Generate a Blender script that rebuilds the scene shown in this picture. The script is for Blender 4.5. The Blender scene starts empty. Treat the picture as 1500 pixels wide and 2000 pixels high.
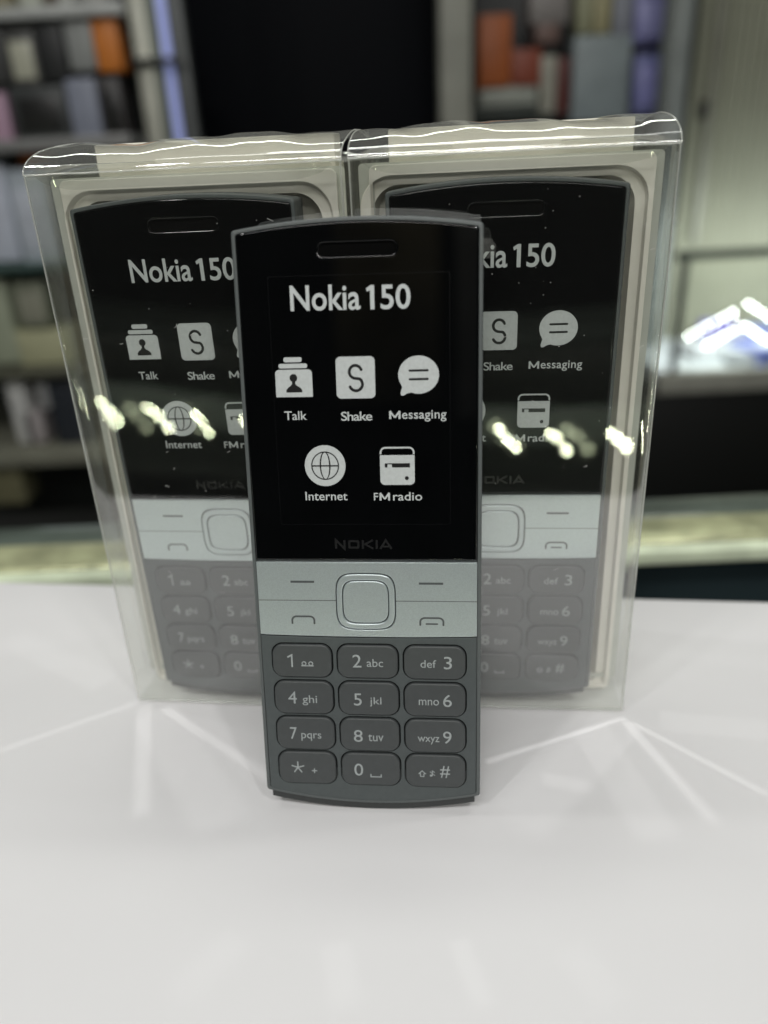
import bpy, bmesh, math, random
from mathutils import Matrix, Vector
random.seed(7)
PI = math.pi
S = 0.001                                   # the scene is written in millimetres
SC = bpy.context.scene
COL = SC.collection

# ------------------------------------------------------------------ camera
FPX, CAM_H, PITCH, ROLL = 1512.5, 142.63, 0.44328, -0.05059
fwd = Vector((0, math.cos(PITCH), -math.sin(PITCH)))
up0 = Vector((0, math.sin(PITCH), math.cos(PITCH)))
rt0 = Vector((1, 0, 0))
RT = rt0 * math.cos(ROLL) + up0 * math.sin(ROLL)
UP = up0 * math.cos(ROLL) - rt0 * math.sin(ROLL)
cd = bpy.data.cameras.new('camera')
cam = bpy.data.objects.new('camera', cd)
COL.objects.link(cam)
M = Matrix((RT, UP, -fwd)).transposed().to_4x4()
M.translation = Vector((0, 0, CAM_H * S))
cam.matrix_world = M
cd.sensor_fit = 'VERTICAL'
cd.sensor_height = 36.0
cd.lens = FPX / 2000 * 36
cd.clip_start = 0.01
cd.clip_end = 50
cd.dof.use_dof = True
cd.dof.focus_distance = 0.171
cd.dof.aperture_fstop = 6.9
SC.camera = cam

# ------------------------------------------------------------------ world, lamps, exposure
w = bpy.data.worlds.new("World")
SC.world = w
w.use_nodes = True
w.node_tree.nodes['Background'].inputs[0].default_value = (0.88, 0.93, 0.90, 1)
w.node_tree.nodes['Background'].inputs[1].default_value = 0.035

def area(name, loc, target, sx, sy, power, col):
    l = bpy.data.lights.new(name, 'AREA')
    l.shape = 'RECTANGLE'
    l.size, l.size_y = sx, sy
    l.energy = power
    l.color = col
    o = bpy.data.objects.new(name, l)
    COL.objects.link(o)
    o.location = loc
    d = Vector(target) - Vector(loc)
    o.rotation_euler = d.to_track_quat('-Z', 'Y').to_euler()
    return o
area('ceiling_tube', (-0.25, -0.62, 1.30), (0, 0.15, 0), 0.7, 0.05, 4.9, (1.0, 1.0, 0.985))
area('ceiling_spot', (0.48, -0.55, 1.25), (0, 0.16, 0), 0.07, 0.07, 3.2, (1.0, 0.995, 0.97))
area('ceiling_spot', (-0.62, -0.35, 1.20), (0, 0.16, 0), 0.07, 0.07, 2.7, (1.0, 0.995, 0.97))
area('ceiling_tube', (0.10, -1.05, 0.86), (0, 0.17, 0.06), 0.9, 0.06, 5.5, (1.0, 0.995, 0.96))  # low front tube added as fill for the upright faces
area('ceiling_tube', (0.05, 0.55, 1.45), (0, 0.15, 0), 1.2, 0.05, 1.6, (0.98, 1.0, 0.97))
area('ceiling_spot', (0.62, 0.42, 1.15), (0, 0.16, 0), 0.06, 0.06, 1.1, (1.0, 0.99, 0.96))
area('ceiling_spot', (-0.60, 0.42, 1.15), (0, 0.16, 0), 0.06, 0.06, 1.1, (1.0, 0.99, 0.96))
area('ceiling_tube', (0.05, 1.40, 0.92), (0, 0.2, 0.14), 1.5, 0.05, 2.1, (0.96, 1.0, 0.90))
area('ceiling_tube', (0.0, 0.9, 1.9), (0, 1.6, 0), 0.8, 0.2, 5.8, (0.98, 1.0, 0.94))
area('added_rear_lamp', (-0.3, -1.75, 1.9), (-0.3, -2.2, 0.7), 1.2, 0.1, 9, (1.0, 0.96, 0.85))  # lamp added to brighten what the phone screen mirrors

vs = SC.view_settings
vs.view_transform = 'Standard'
vs.look = 'None'
vs.exposure = 0.0
vs.gamma = 1.0
vs.use_curve_mapping = False
SC.cycles.use_denoising = True
SC.cycles.max_bounces = 14
SC.cycles.transparent_max_bounces = 40
SC.cycles.glossy_bounces = 6
SC.cycles.caustics_reflective = True
SC.cycles.caustics_refractive = True
SC.cycles.blur_glossy = 0.3
SC.cycles.sample_clamp_indirect = 4.0

# added lamps for table streaks: from pixel, to pixel, width mm, brightness, spread degrees
GLINTS = [
    ((1222, 1402), (950, 1488), 1.4, 0.15, 6),
    ((1235, 1412), (1500, 1552), 1.6, 0.11, 8),
    ((1222, 1410), (1395, 1605), 2.5, 0.11, 14),
    ((1060, 1520), (1160, 1540), 4.0, 0.05, 30),
    ((270, 1372), (0, 1466), 2.0, 0.07, 7),
    ((322, 1385), (565, 1545), 2.6, 0.09, 9),
    ((282, 1378), (276, 1590), 4.0, 0.08, 12),
    ((1215, 1402), (1010, 1610), 13.0, 0.045, 16),
    ((1290, 1408), (1500, 1426), 8.0, 0.035, 12),
    ((205, 1335), (20, 1245), 9.0, 0.03, 14),
    ((300, 1390), (440, 1610), 13.0, 0.04, 16),
    ((1150, 1420), (1290, 1640), 10.0, 0.04, 14),
    ((470, 1830), (345, 1945), 7.0, 0.021, 32),
    ((655, 1840), (675, 1965), 6.0, 0.024, 28),
    ((895, 1835), (945, 1965), 4.0, 0.030, 24),
    ((1110, 1850), (1200, 1960), 7.0, 0.018, 30),
]

# ------------------------------------------------------------------ materials
def mat(name, col, rough=0.5, metal=0.0, spec=0.5, noise=0.0, nscale=400.0, bump=0.0, bscale=2000.0, coat=0.0):
    m = bpy.data.materials.new(name)
    m.use_nodes = True
    nt = m.node_tree
    b = nt.nodes['Principled BSDF']
    b.inputs['Base Color'].default_value = (*col, 1)
    b.inputs['Roughness'].default_value = rough
    b.inputs['Metallic'].default_value = metal
    b.inputs['Specular IOR Level'].default_value = spec
    b.inputs['Coat Weight'].default_value = coat
    tc = nt.nodes.new('ShaderNodeTexCoord')
    if noise > 0:
        n = nt.nodes.new('ShaderNodeTexNoise')
        n.inputs['Scale'].default_value = nscale
        n.inputs['Detail'].default_value = 5
        nt.links.new(tc.outputs['Object'], n.inputs['Vector'])
        r = nt.nodes.new('ShaderNodeMapRange')
        r.inputs['From Min'].default_value = 0.3
        r.inputs['From Max'].default_value = 0.7
        r.inputs['To Min'].default_value = 1 - noise
        r.inputs['To Max'].default_value = 1 + noise
        nt.links.new(n.outputs['Fac'], r.inputs['Value'])
        mx = nt.nodes.new('ShaderNodeMix')
        mx.data_type = 'RGBA'
        mx.blend_type = 'MULTIPLY'
        mx.inputs[0].default_value = 1
        mx.inputs[6].default_value = (*col, 1)
        nt.links.new(r.outputs['Result'], mx.inputs[7])
        nt.links.new(mx.outputs[2], b.inputs['Base Color'])
    if bump > 0:
        n2 = nt.nodes.new('ShaderNodeTexNoise')
        n2.inputs['Scale'].default_value = bscale
        n2.inputs['Detail'].default_value = 3
        nt.links.new(tc.outputs['Object'], n2.inputs['Vector'])
        bp = nt.nodes.new('ShaderNodeBump')
        bp.inputs['Strength'].default_value = bump
        bp.inputs['Distance'].default_value = 0.0003
        nt.links.new(n2.outputs['Fac'], bp.inputs['Height'])
        nt.links.new(bp.outputs['Normal'], b.inputs['Normal'])
    return m

def film(name, ior, rough=0.015, haze=0.02, bump=0.15, tint=(0.97, 0.98, 0.96), bscale=45.0):
    """thin clear plastic sheet: straight-through light, a Fresnel mirror and a little milky scatter"""
    m = bpy.data.materials.new(name)
    m.use_nodes = True
    nt = m.node_tree
    nt.nodes.clear()
    N = nt.nodes.new
    L = nt.links.new
    out = N('ShaderNodeOutputMaterial')
    tr = N('ShaderNodeBsdfTransparent')
    tr.inputs[0].default_value = (*tint, 1)
    gl = N('ShaderNodeBsdfGlossy')
    gl.inputs['Roughness'].default_value = rough
    gl.inputs[0].default_value = (1, 1, 1, 1)
    fr = N('ShaderNodeFresnel')
    fr.inputs[0].default_value = ior
    geo = N('ShaderNodeNewGeometry')
    tc = N('ShaderNodeTexCoord')
    nz = N('ShaderNodeTexNoise')
    nz.inputs['Scale'].default_value = bscale
    nz.inputs['Detail'].default_value = 2
    L(tc.outputs['Object'], nz.inputs['Vector'])
    bp = N('ShaderNodeBump')
    bp.inputs['Strength'].default_value = bump
    bp.inputs['Distance'].default_value = 0.001
    L(nz.outputs['Fac'], bp.inputs['Height'])
    L(bp.outputs['Normal'], gl.inputs['Normal'])
    # Fresnel from the front on both sides of the sheet
    mul = N('ShaderNodeMath'); mul.operation = 'MULTIPLY_ADD'
    mul.inputs[1].default_value = -(1.0)
    L(geo.outputs['Backfacing'], mul.inputs[0]); mul.inputs[2].default_value = 1.0
    iorn = N('ShaderNodeMix'); iorn.data_type = 'FLOAT'
    iorn.inputs[2].default_value = ior
    iorn.inputs[3].default_value = 1.0 / ior
    L(geo.outputs['Backfacing'], iorn.inputs[0])
    inv = N('ShaderNodeMath'); inv.operation = 'MULTIPLY'; inv.inputs[1].default_value = 1.0
    L(iorn.outputs[0], inv.inputs[0])
    lw = N('ShaderNodeLayerWeight'); lw.inputs[0].default_value = 0.5
    # Schlick on the facing angle is the same from both sides
    pw = N('ShaderNodeMath'); pw.operation = 'POWER'; pw.inputs[1].default_value = 5.0
    L(lw.outputs['Facing'], pw.inputs[0])
    f0 = ((ior - 1) / (ior + 1)) ** 2
    ma = N('ShaderNodeMath'); ma.operation = 'MULTIPLY_ADD'
    ma.inputs[1].default_value = 1 - f0
    ma.inputs[2].default_value = f0
    L(pw.outputs[0], ma.inputs[0])
    mx = N('ShaderNodeMixShader')
    L(ma.outputs[0], mx.inputs[0]); L(tr.outputs[0], mx.inputs[1]); L(gl.outputs[0], mx.inputs[2])
    df = N('ShaderNodeBsdfDiffuse'); df.inputs[0].default_value = (0.85, 0.86, 0.82, 1)
    tl = N('ShaderNodeBsdfTranslucent'); tl.inputs[0].default_value = (0.85, 0.86, 0.82, 1)
    ad = N('ShaderNodeMixShader'); ad.inputs[0].default_value = 0.5
    L(df.outputs[0], ad.inputs[1]); L(tl.outputs[0], ad.inputs[2])
    m2 = N('ShaderNodeMixShader'); m2.inputs[0].default_value = haze
    L(mx.outputs[0], m2.inputs[1]); L(ad.outputs[0], m2.inputs[2])
    L(m2.outputs[0], out.inputs['Surface'])
    return m

def emit(name, col, s):
    m = bpy.data.materials.new(name)
    m.use_nodes = True
    b = m.node_tree.nodes['Principled BSDF']
    b.inputs['Base Color'].default_value = (*col, 1)
    b.inputs['Emission Color'].default_value = (*col, 1)
    b.inputs['Emission Strength'].default_value = s
    return m

MT = dict(
    shell=mat('grey_plastic', (0.098, 0.110, 0.110), 0.42, noise=0.05, nscale=900, bump=0.12, bscale=9000),
    shade_lip=mat('shadow_lip_dark', (0.035, 0.038, 0.038), 0.5, noise=0.05, nscale=900),  # shade under the phone, put into the colour
    keypad=mat('keypad_rubber', (0.072, 0.084, 0.085), 0.48, noise=0.05, nscale=700, bump=0.12, bscale=9000),
    key=mat('key_rubber', (0.058, 0.064, 0.065), 0.46, noise=0.05, nscale=700, bump=0.12, bscale=9000),
    gap=mat('gap_black', (0.006, 0.007, 0.007), 0.8, spec=0.1),
    glass=mat('black_gloss', (0.0022, 0.0025, 0.0028), 0.035, noise=0.2, nscale=60, spec=0.5),
    slot=mat('slot_black', (0.002, 0.002, 0.002), 0.8, spec=0.05),
    print=mat('white_print', (0.56, 0.59, 0.59), 0.45, noise=0.06, nscale=1500),
    print2=mat('dark_print', (0.006, 0.006, 0.007), 0.4),
    logo=mat('faint_print', (0.014, 0.014, 0.015), 0.25),
    logo2=mat('faint_line', (0.007, 0.007, 0.008), 0.2),
    legend=mat('legend_print', (0.36, 0.39, 0.39), 0.5, noise=0.1, nscale=2500),
    band=mat('silver_paint', (0.57, 0.635, 0.65), 0.30, metal=0.58, noise=0.08, nscale=4500, bump=0.05, bscale=9000),
    groove=mat('groove_grey', (0.075, 0.085, 0.088), 0.5),
    film=film('clear_film', 2.45, rough=0.02, haze=0.008, bump=0.045),
    lidfilm=film('lid_film', 2.3, rough=0.05, haze=0.13, bump=0.30, bscale=60),
    edge=film('film_edge', 2.6, rough=0.15, haze=0.35, bump=0.0),
    floorfilm=film('floor_film', 1.18, rough=0.3, haze=0.06, bump=0.0),
    frost=film('frosted_film', 1.6, rough=0.15, haze=0.62, bump=0.1),
    tray=mat('tray_plastic', (0.86, 0.83, 0.755), 0.38, noise=0.05, nscale=60, bump=0.10, bscale=300),
    card=mat('cream_card', (0.82, 0.785, 0.67), 0.6, noise=0.06, nscale=80),
    dust=mat('dust', (0.6, 0.6, 0.58), 0.8),
    table=mat('white_laminate', (0.764, 0.756, 0.764), 0.42, spec=0.3, noise=0.012, nscale=14, bump=0.02, bscale=700),
)

# ------------------------------------------------------------------ mesh helpers (mm in, metres out)
def tag(o, label=None, cat=None, group=None, kind=None):
    if label: o['label'] = label
    if cat: o['category'] = cat
    if group: o['group'] = group
    if kind: o['kind'] = kind
    return o

def link(name, me, mats, parent=None):
    o = bpy.data.objects.new(name, me)
    COL.objects.link(o)
    for m in (mats if isinstance(mats, (list, tuple)) else [mats]):
        if len(me.materials) < 8:
            me.materials.append(m)
    if parent:
        o.parent = parent
    return o

def mesh(verts, faces, mi=None, smooth=None):
    me = bpy.data.meshes.new('m')
    me.from_pydata([(x * S, y * S, z * S) for x, y, z in verts], [], faces)
    if mi:
        for p, k in zip(me.polygons, mi): p.material_index = k
    me.update()
    if smooth is not None:
        me.shade_smooth()
        me.set_sharp_from_angle(angle=math.radians(smooth))
    return me

def rr(x0, y0, x1, y1, r, n=7):
    pts = []
    for cx, cy, a in ((x1 - r, y1 - r, 0), (x0 + r, y1 - r, 90), (x0 + r, y0 + r, 180), (x1 - r, y0 + r, 270)):
        for k in range(n + 1):
            t = math.radians(a + 90 * k / n)
            pts.append((cx + r * math.cos(t), cy + r * math.sin(t)))
    return pts

def rr2(x0, y0, x1, y1, rt, rb, n=10):
    a, b = rr(x0, y0, x1, y1, rt, n), rr(x0, y0, x1, y1, rb, n)
    return a[:2 * (n + 1)] + b[2 * (n + 1):]

def ell(cx, cy, rx, ry, n=40, a0=0, a1=360):
    full = abs(a1 - a0) >= 360
    m = n if full else n + 1
    return [(cx + rx * math.cos(math.radians(a0 + (a1 - a0) * k / n)),
             cy + ry * math.sin(math.radians(a0 + (a1 - a0) * k / n))) for k in range(m)]

def squircle(x0, y0, x1, y1, p=3.6, n=64):
    cx, cy, a, b = (x0 + x1) / 2, (y0 + y1) / 2, (x1 - x0) / 2, (y1 - y0) / 2
    out = []
    for k in range(n):
        t = 2 * PI * k / n
        c, s = math.cos(t), math.sin(t)
        out.append((cx + a * math.copysign(abs(c) ** (2 / p), c), cy + b * math.copysign(abs(s) ** (2 / p), s)))
    return out

def stroke(pts, wd, rnd=True):
    """polyline to one ribbon polygon with round or flat ends"""
    P = [Vector(p) for p in pts]
    h = wd / 2
    n = len(P)
    L, R = [], []
    for i in range(n):
        d0 = (P[i] - P[i - 1]).normalized() if i else None
        d1 = (P[i + 1] - P[i]).normalized() if i < n - 1 else None
        if d0 is None: d0 = d1
        if d1 is None: d1 = d0
        n0 = Vector((-d0.y, d0.x)); n1 = Vector((-d1.y, d1.x))
        b = (n0 + n1)
        b = b.normalized() if b.length > 1e-6 else n0
        k = h / max(0.35, b.dot(n0))
        L.append(P[i] + b * k); R.append(P[i] - b * k)
    out = [tuple(v) for v in L]
    if rnd:
        a = math.atan2((L[-1] - P[-1]).y, (L[-1] - P[-1]).x)
        out += [(P[-1].x + h * math.cos(a - PI * k / 6), P[-1].y + h * math.sin(a - PI * k / 6)) for k in range(1, 6)]
    out += [tuple(v) for v in reversed(R)]
    if rnd:
        a = math.atan2((R[0] - P[0]).y, (R[0] - P[0]).x)
        out += [(P[0].x + h * math.cos(a - PI * k / 6), P[0].y + h * math.sin(a - PI * k / 6)) for k in range(1, 6)]
    return out

def curve_mesh(cu):
    o = bpy.data.objects.new('tmp', cu)
    COL.objects.link(o)
    dg = bpy.context.evaluated_depsgraph_get()
    dg.update()
    me = bpy.data.meshes.new_from_object(o.evaluated_get(dg))
    bpy.data.objects.remove(o)
    bpy.data.curves.remove(cu)
    me.materials.clear()
    return me

def stand(me, front):
    """flat xy mesh (mm) whose top is at z=max -> upright, top facing -y with its foremost point at y=front; scaled to metres"""
    zs = max(v.co.z for v in me.vertices)
    for v in me.vertices:
        x, y, z = v.co
        v.co = (x * S, (front + zs - z) * S, y * S)
    me.update()
    return me

def plate(loops, thick, front, bevel=0.0, res=3, smooth=35):
    cu = bpy.data.curves.new('c', 'CURVE')
    cu.dimensions = '2D'
    cu.fill_mode = 'BOTH'
    cu.extrude = max(0.0005, thick / 2 - bevel)
    cu.bevel_depth = bevel
    cu.bevel_resolution = res
    cu.offset = -bevel
    for lp in loops:
        sp = cu.splines.new('POLY')
        sp.points.add(len(lp) - 1)
        for p, q in zip(sp.points, lp): p.co = (q[0], q[1], 0, 1)
        sp.use_cyclic_u = True
    me = stand(curve_mesh(cu), front)
    if smooth:
        me.shade_smooth(); me.set_sharp_from_angle(angle=math.radians(smooth))
    return me

def text(body, u0, u1, v0, v1, front, weight=0.0, thick=0.012, space=1.0):
    cu = bpy.data.curves.new('t', 'FONT')
    cu.body = body
    cu.size = 1
    cu.resolution_u = 5
    cu.space_character = space
    cu.offset = weight
    cu.extrude = 0.001
    me = curve_mesh(cu)
    xs = [v.co.x for v in me.vertices]; ys = [v.co.y for v in me.vertices]
    ax, bx, ay, by = min(xs), max(xs), min(ys), max(ys)
    for v in me.vertices:
        v.co.x = u0 + (v.co.x - ax) / (bx - ax) * (u1 - u0)
        v.co.y = v0 + (v.co.y - ay) / (by - ay) * (v1 - v0)
        v.co.z = thick / 2 if v.co.z > 0 else -thick / 2
    return stand(me, front)

def join(meshes):
    """[(mesh, material index)] -> one mesh"""
    bm = bmesh.new()
    for me, k in meshes:
        n0 = len(bm.faces)
        bm.from_mesh(me)
        bm.faces.ensure_lookup_table()
        for f in bm.faces[n0:]: f.material_index = k
        bpy.data.meshes.remove(me)
    out = bpy.data.meshes.new('m')
    bm.to_mesh(out); bm.free()
    return out

def tube(paths, r, seg=6, closed=False):
    """round rods along polylines (mm)"""
    vs_, fs = [], []
    for pts in paths:
        P = [Vector(p) for p in pts]
        base = len(vs_)
        for i, p in enumerate(P):
            d = (P[min(i + 1, len(P) - 1)] - P[max(i - 1, 0)]).normalized()
            a = d.cross(Vector((0.3, 0.2, 0.93)) if abs(d.z) < 0.9 else Vector((1, 0.1, 0))).normalized()
            b = d.cross(a)
            for k in range(seg):
                t = 2 * PI * k / seg
                vs_.append(tuple(p + a * r * math.cos(t) + b * r * math.sin(t)))
        for i in range(len(P) - 1):
            for k in range(seg):
                k2 = (k + 1) % seg
                fs.append((base + i * seg + k, base + i * seg + k2, base + (i + 1) * seg + k2, base + (i + 1) * seg + k))
        fs.append(tuple(base + k for k in range(seg))[::-1])
        fs.append(tuple(base + (len(P) - 1) * seg + k for k in range(seg)))
    return mesh(vs_, fs, smooth=60)

def boxm(x0, y0, z0, x1, y1, z1, bev=0.0, seg=2):
    bm = bmesh.new()
    bmesh.ops.create_cube(bm, size=1)
    for v in bm.verts:
        v.co = Vector(((x0 + x1) / 2 + v.co.x * (x1 - x0), (y0 + y1) / 2 + v.co.y * (y1 - y0), (z0 + z1) / 2 + v.co.z * (z1 - z0))) * S
    if bev:
        bmesh.ops.bevel(bm, geom=list(bm.edges), offset=bev * S, segments=seg, affect='EDGES', profile=0.5)
    me = bpy.data.meshes.new('m')
    bm.to_mesh(me); bm.free()
    if bev:
        me.shade_smooth(); me.set_sharp_from_angle(angle=math.radians(40))
    return me

def empty(name, matrix=None):
    o = bpy.data.objects.new(name, None)
    COL.objects.link(o)
    o.empty_display_size = 0.01
    if matrix is not None: o.matrix_world = matrix
    return o

def pose(x, y, z, yaw, lean, roll):
    m = Matrix.Rotation(yaw, 4, 'Z') @ Matrix.Rotation(-lean, 4, 'X') @ Matrix.Rotation(roll, 4, 'Y')
    m.translation = Vector((x, y, z)) * S
    return m

def at(px, py, Y):
    """point (mm) seen at photo pixel px, py and lying Y mm in front of the camera's foot"""
    v = fwd + RT * ((px - 750) / FPX) - UP * ((py - 1000) / FPX)
    return Vector((0, 0, CAM_H)) + v * (Y / v.y)

# ------------------------------------------------------------------ setting: floor, back wall
fl = link('floor', boxm(-6000, -4000, -920, 6000, 5000, -900), mat('floor_tile', (0.10, 0.10, 0.095), 0.35, noise=0.2, nscale=3))
tag(fl, 'dark shop floor', kind='structure')
bw = link('wall', boxm(-4000, 2900, -900, 4000, 2960, 2600), mat('wall_dark', (0.008, 0.010, 0.013), 0.7, noise=0.3, nscale=2))
tag(bw, 'dark back wall of the shop', kind='structure')

rw = link('rear_wall', boxm(-2600, -2460, -890, 2600, -2400, 2400), mat('rear_wall', (0.012, 0.012, 0.012), 0.7))
tag(rw, 'dark wall of the shop behind the viewer', kind='structure')
rc = link('added_brown_panel', boxm(-620, -2260, 360, -270, -2200, 1500, 4), mat('rear_brown', (0.30, 0.255, 0.15), 0.6, noise=0.6, nscale=3.0))  # unseen brown panel added for its reflection in the phone glass
tag(rc, 'brown panel added behind the viewer to be mirrored in the loose phone screen', 'cabinet')
rk2 = link('added_grey_panel', boxm(-215, -2250, 300, -40, -2190, 2000, 4), mat('rear_grey', (0.34, 0.34, 0.33), 0.6, noise=0.5, nscale=4.0))  # unseen grey panel added for a pale reflection along the glass edge
tag(rk2, 'grey column added behind the viewer to be mirrored along the loose phone screen edge', 'reflector')

# ------------------------------------------------------------------ white table top
def table():
    # a sheet with a rounded back and front edge, turned like its back edge in the photo
    t = empty('white_table', Matrix.Translation((0, 0, 0)) @ Matrix.Rotation(-0.146, 4, 'Z'))
    tag(t, 'smooth white tabletop the phone and both clear boxes stand on', 'table')
    y1, y0 = 233.0, 20.0
    prof = [(y0 + 0.0, -18), (y0, -3)]
    for k in range(1, 7):
        a = PI - PI / 2 * k / 6
        prof.append((y0 + 3 + 3 * math.cos(a), -3 + 3 * math.sin(a)))
    for k in range(1, 12): prof.append((y0 + 3 + (y1 - y0 - 5) * k / 12, 0))
    for k in range(0, 7):
        a = PI / 2 - PI / 2 * k / 6
        prof.append((y1 - 2 + 2 * math.cos(a), -2 + 2 * math.sin(a)))
    prof.append((y1, -18))
    vs_, fs = [], []
    xs = (-620, 620)
    for x in xs:
        for y, z in prof: vs_.append((x, y, z))
    n = len(prof)
    for i in range(n - 1): fs.append((i, n + i, n + i + 1, i + 1))
    fs.append((n - 1, 2 * n - 1, n, 0))
    fs.append(tuple(range(n))); fs.append(tuple(range(2 * n - 1, n - 1, -1)))
    me = mesh(vs_, fs, smooth=50)
    bm = bmesh.new(); bm.from_mesh(me); bmesh.ops.recalc_face_normals(bm, faces=bm.faces); bm.to_mesh(me); bm.free()
    me.set_sharp_from_angle(angle=math.radians(50))
    link('tabletop', me, MT['table'], t)
    link('table_panel', boxm(-600, 28, -895, 600, 226, -20), mat('table_panel', (0.02, 0.025, 0.024), 0.5, noise=0.2, nscale=8), t)
    return t
table()

# ------------------------------------------------------------------ the phone
HW = 25.2
def outline(inset, n=28):
    a = HW - inset
    pts = []
    r = 0.8
    def bot(u): return -2.9 * (1 - (u / HW) ** 2) + inset
    def top(u): return 126.0 + 2.0 * (1 - (u / HW) ** 2) - inset
    us = [-a + r + (2 * a - 2 * r) * k / n for k in range(n + 1)]
    pts += [(u, bot(u)) for u in us]
    for k in range(1, 6):
        t = -PI / 2 + PI / 2 * k / 6
        pts.append((a - r + r * math.cos(t), bot(a - r) + r + r * math.sin(t)))
    m = 20
    for k in range(m + 1):
        pts.append((a, bot(a - r) + r + (top(a - r) - r - bot(a - r) - r) * k / m))
    for k in range(1, 6):
        t = PI / 2 * k / 6
        pts.append((a - r + r * math.cos(t), top(a - r) - r + r * math.sin(t)))
    pts += [(u, top(u)) for u in reversed(us)]
    for k in range(1, 6):
        t = PI / 2 + PI / 2 * k / 6
        pts.append((-a + r + r * math.cos(t), top(a - r) - r + r * math.sin(t)))
    for k in range(m + 1):
        pts.append((-a, top(a - r) - r - (top(a - r) - r - bot(a - r) - r) * k / m))
    for k in range(1, 6):
        t = PI + PI / 2 * k / 6
        pts.append((-a + r + r * math.cos(t), bot(a - r) + r + r * math.sin(t)))
    return pts

def body_mesh():
    rings = [(0.75, 0.85), (0.02, 0.80), (0.0, 0.55), (0.06, 0.18), (0.28, 0.0), (2.4, 0.0), (2.46, 0.12), (2.6, 0.12), (2.66, 0.0), (7.6, 0.0), (8.8, 0.45), (10.2, 1.4), (11.6, 3.4), (12.6, 7.0), (13.0, 12.0)]
    vs_, fs = [], []
    for d, ins in rings:
        vs_ += [(u, d, v) for u, v in outline(ins)]
    n = len(outline(0))
    for i in range(len(rings) - 1):
        for k in range(n):
            k2 = (k + 1) % n
            fs.append((i * n + k, i * n + k2, (i + 1) * n + k2, (i + 1) * n + k))
    fs.append(tuple(range(n))[::-1])
    fs.append(tuple((len(rings) - 1) * n + k for k in range(n)))
    me = mesh(vs_, fs)
    bm = bmesh.new(); bm.from_mesh(me); bmesh.ops.recalc_face_normals(bm, faces=bm.faces); bm.to_mesh(me); bm.free()
    me.shade_smooth(); me.set_sharp_from_angle(angle=math.radians(38))
    return me

def icon_talk(fr):
    base = [rr(-15.75, 99.95, -11.95, 100.95, 0.38), rr(-16.85, 98.72, -10.85, 99.66, 0.38)]
    b = rr(-17.66, 92.8, -9.9, 98.45, 0.85)
    n = 8
    b = b[:2 * n] + [(-17.66, 92.8), (-9.9, 92.8)]
    head = ell(-13.85, 96.72, 0.80, 0.84, 28)
    bust = [(-15.45, 93.75), (-12.1, 93.75), (-12.1, 94.25), (-12.5, 94.75), (-13.2, 95.15), (-13.5, 95.5), (-13.5, 96.0), (-14.2, 96.0), (-14.2, 95.5), (-14.5, 95.15), (-15.05, 94.75), (-15.45, 94.25)]
    return join([(plate(base + [b], 0.012, fr, smooth=0), 0), (plate([head], 0.012, fr - 0.012, smooth=0), 1), (plate([bust], 0.012, fr - 0.014, smooth=0), 1)])

def icon_shake(fr):
    sq = rr(-4.9, 92.32, 3.2, 100.88, 1.0)
    s = []
    cx, cy1, cy2, r1, r2 = -0.85, 97.75, 95.32, 1.2, 1.35
    for k in range(15): 
        t = math.radians(20 + 235 * k / 14); s.append((cx + r1 * 1.06 * math.cos(t), cy1 + r1 * 1.1 * math.sin(t)))
    for k in range(15):
        t = math.radians(62 - 245 * k / 14 + 8); s.append((cx + 0.05 + r2 * math.cos(t), cy2 - 0.08 + r2 * math.sin(t)))
    s = s[:15] + s[16:29]
    return join([(plate([sq], 0.012, fr, smooth=0), 0), (plate([stroke(s, 0.60)], 0.012, fr - 0.012, smooth=0), 1)])

def icon_message(fr):
    pts = []
    cx, cy, rx, ry = 12.16, 96.95, 4.18, 3.86
    for k in range(56):
        a = -112 + 320 * k / 55
        pts.append((cx + rx * math.cos(math.radians(a)), cy + ry * math.sin(math.radians(a))))
    pts += [(8.75, 94.5), (8.4, 93.3), (8.5, 92.8), (9.0, 92.75), (9.8, 93.2)]
    ls = [stroke([(10.35, 97.8), (14.0, 97.82)], 0.46), stroke([(10.35, 96.05), (14.0, 96.07)], 0.46)]
    return join([(plate([pts], 0.012, fr, smooth=0), 0), (plate(ls, 0.012, fr - 0.012, smooth=0), 1)])

def icon_globe(fr):
    cx, cy = -7.95, 78.2
    d = ell(cx, cy, 4.38, 4.42, 56)
    ring = [ell(cx, cy, 3.0, 3.07, 48), ell(cx, cy, 2.74, 2.82, 48)]
    el = [ell(cx, cy, 1.16, 3.02, 44), ell(cx, cy, 0.86, 2.84, 44)]
    h = stroke([(cx - 2.9, cy - 0.02), (cx + 2.9, cy - 0.02)], 0.30, False)
    return join([(plate([d], 0.012, fr, smooth=0), 0), (plate(ring, 0.012, fr - 0.012, smooth=0), 1),
                 (plate(el, 0.012, fr - 0.014, smooth=0), 1), (plate([h], 0.012, fr - 0.016, smooth=0), 1)])

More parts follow.
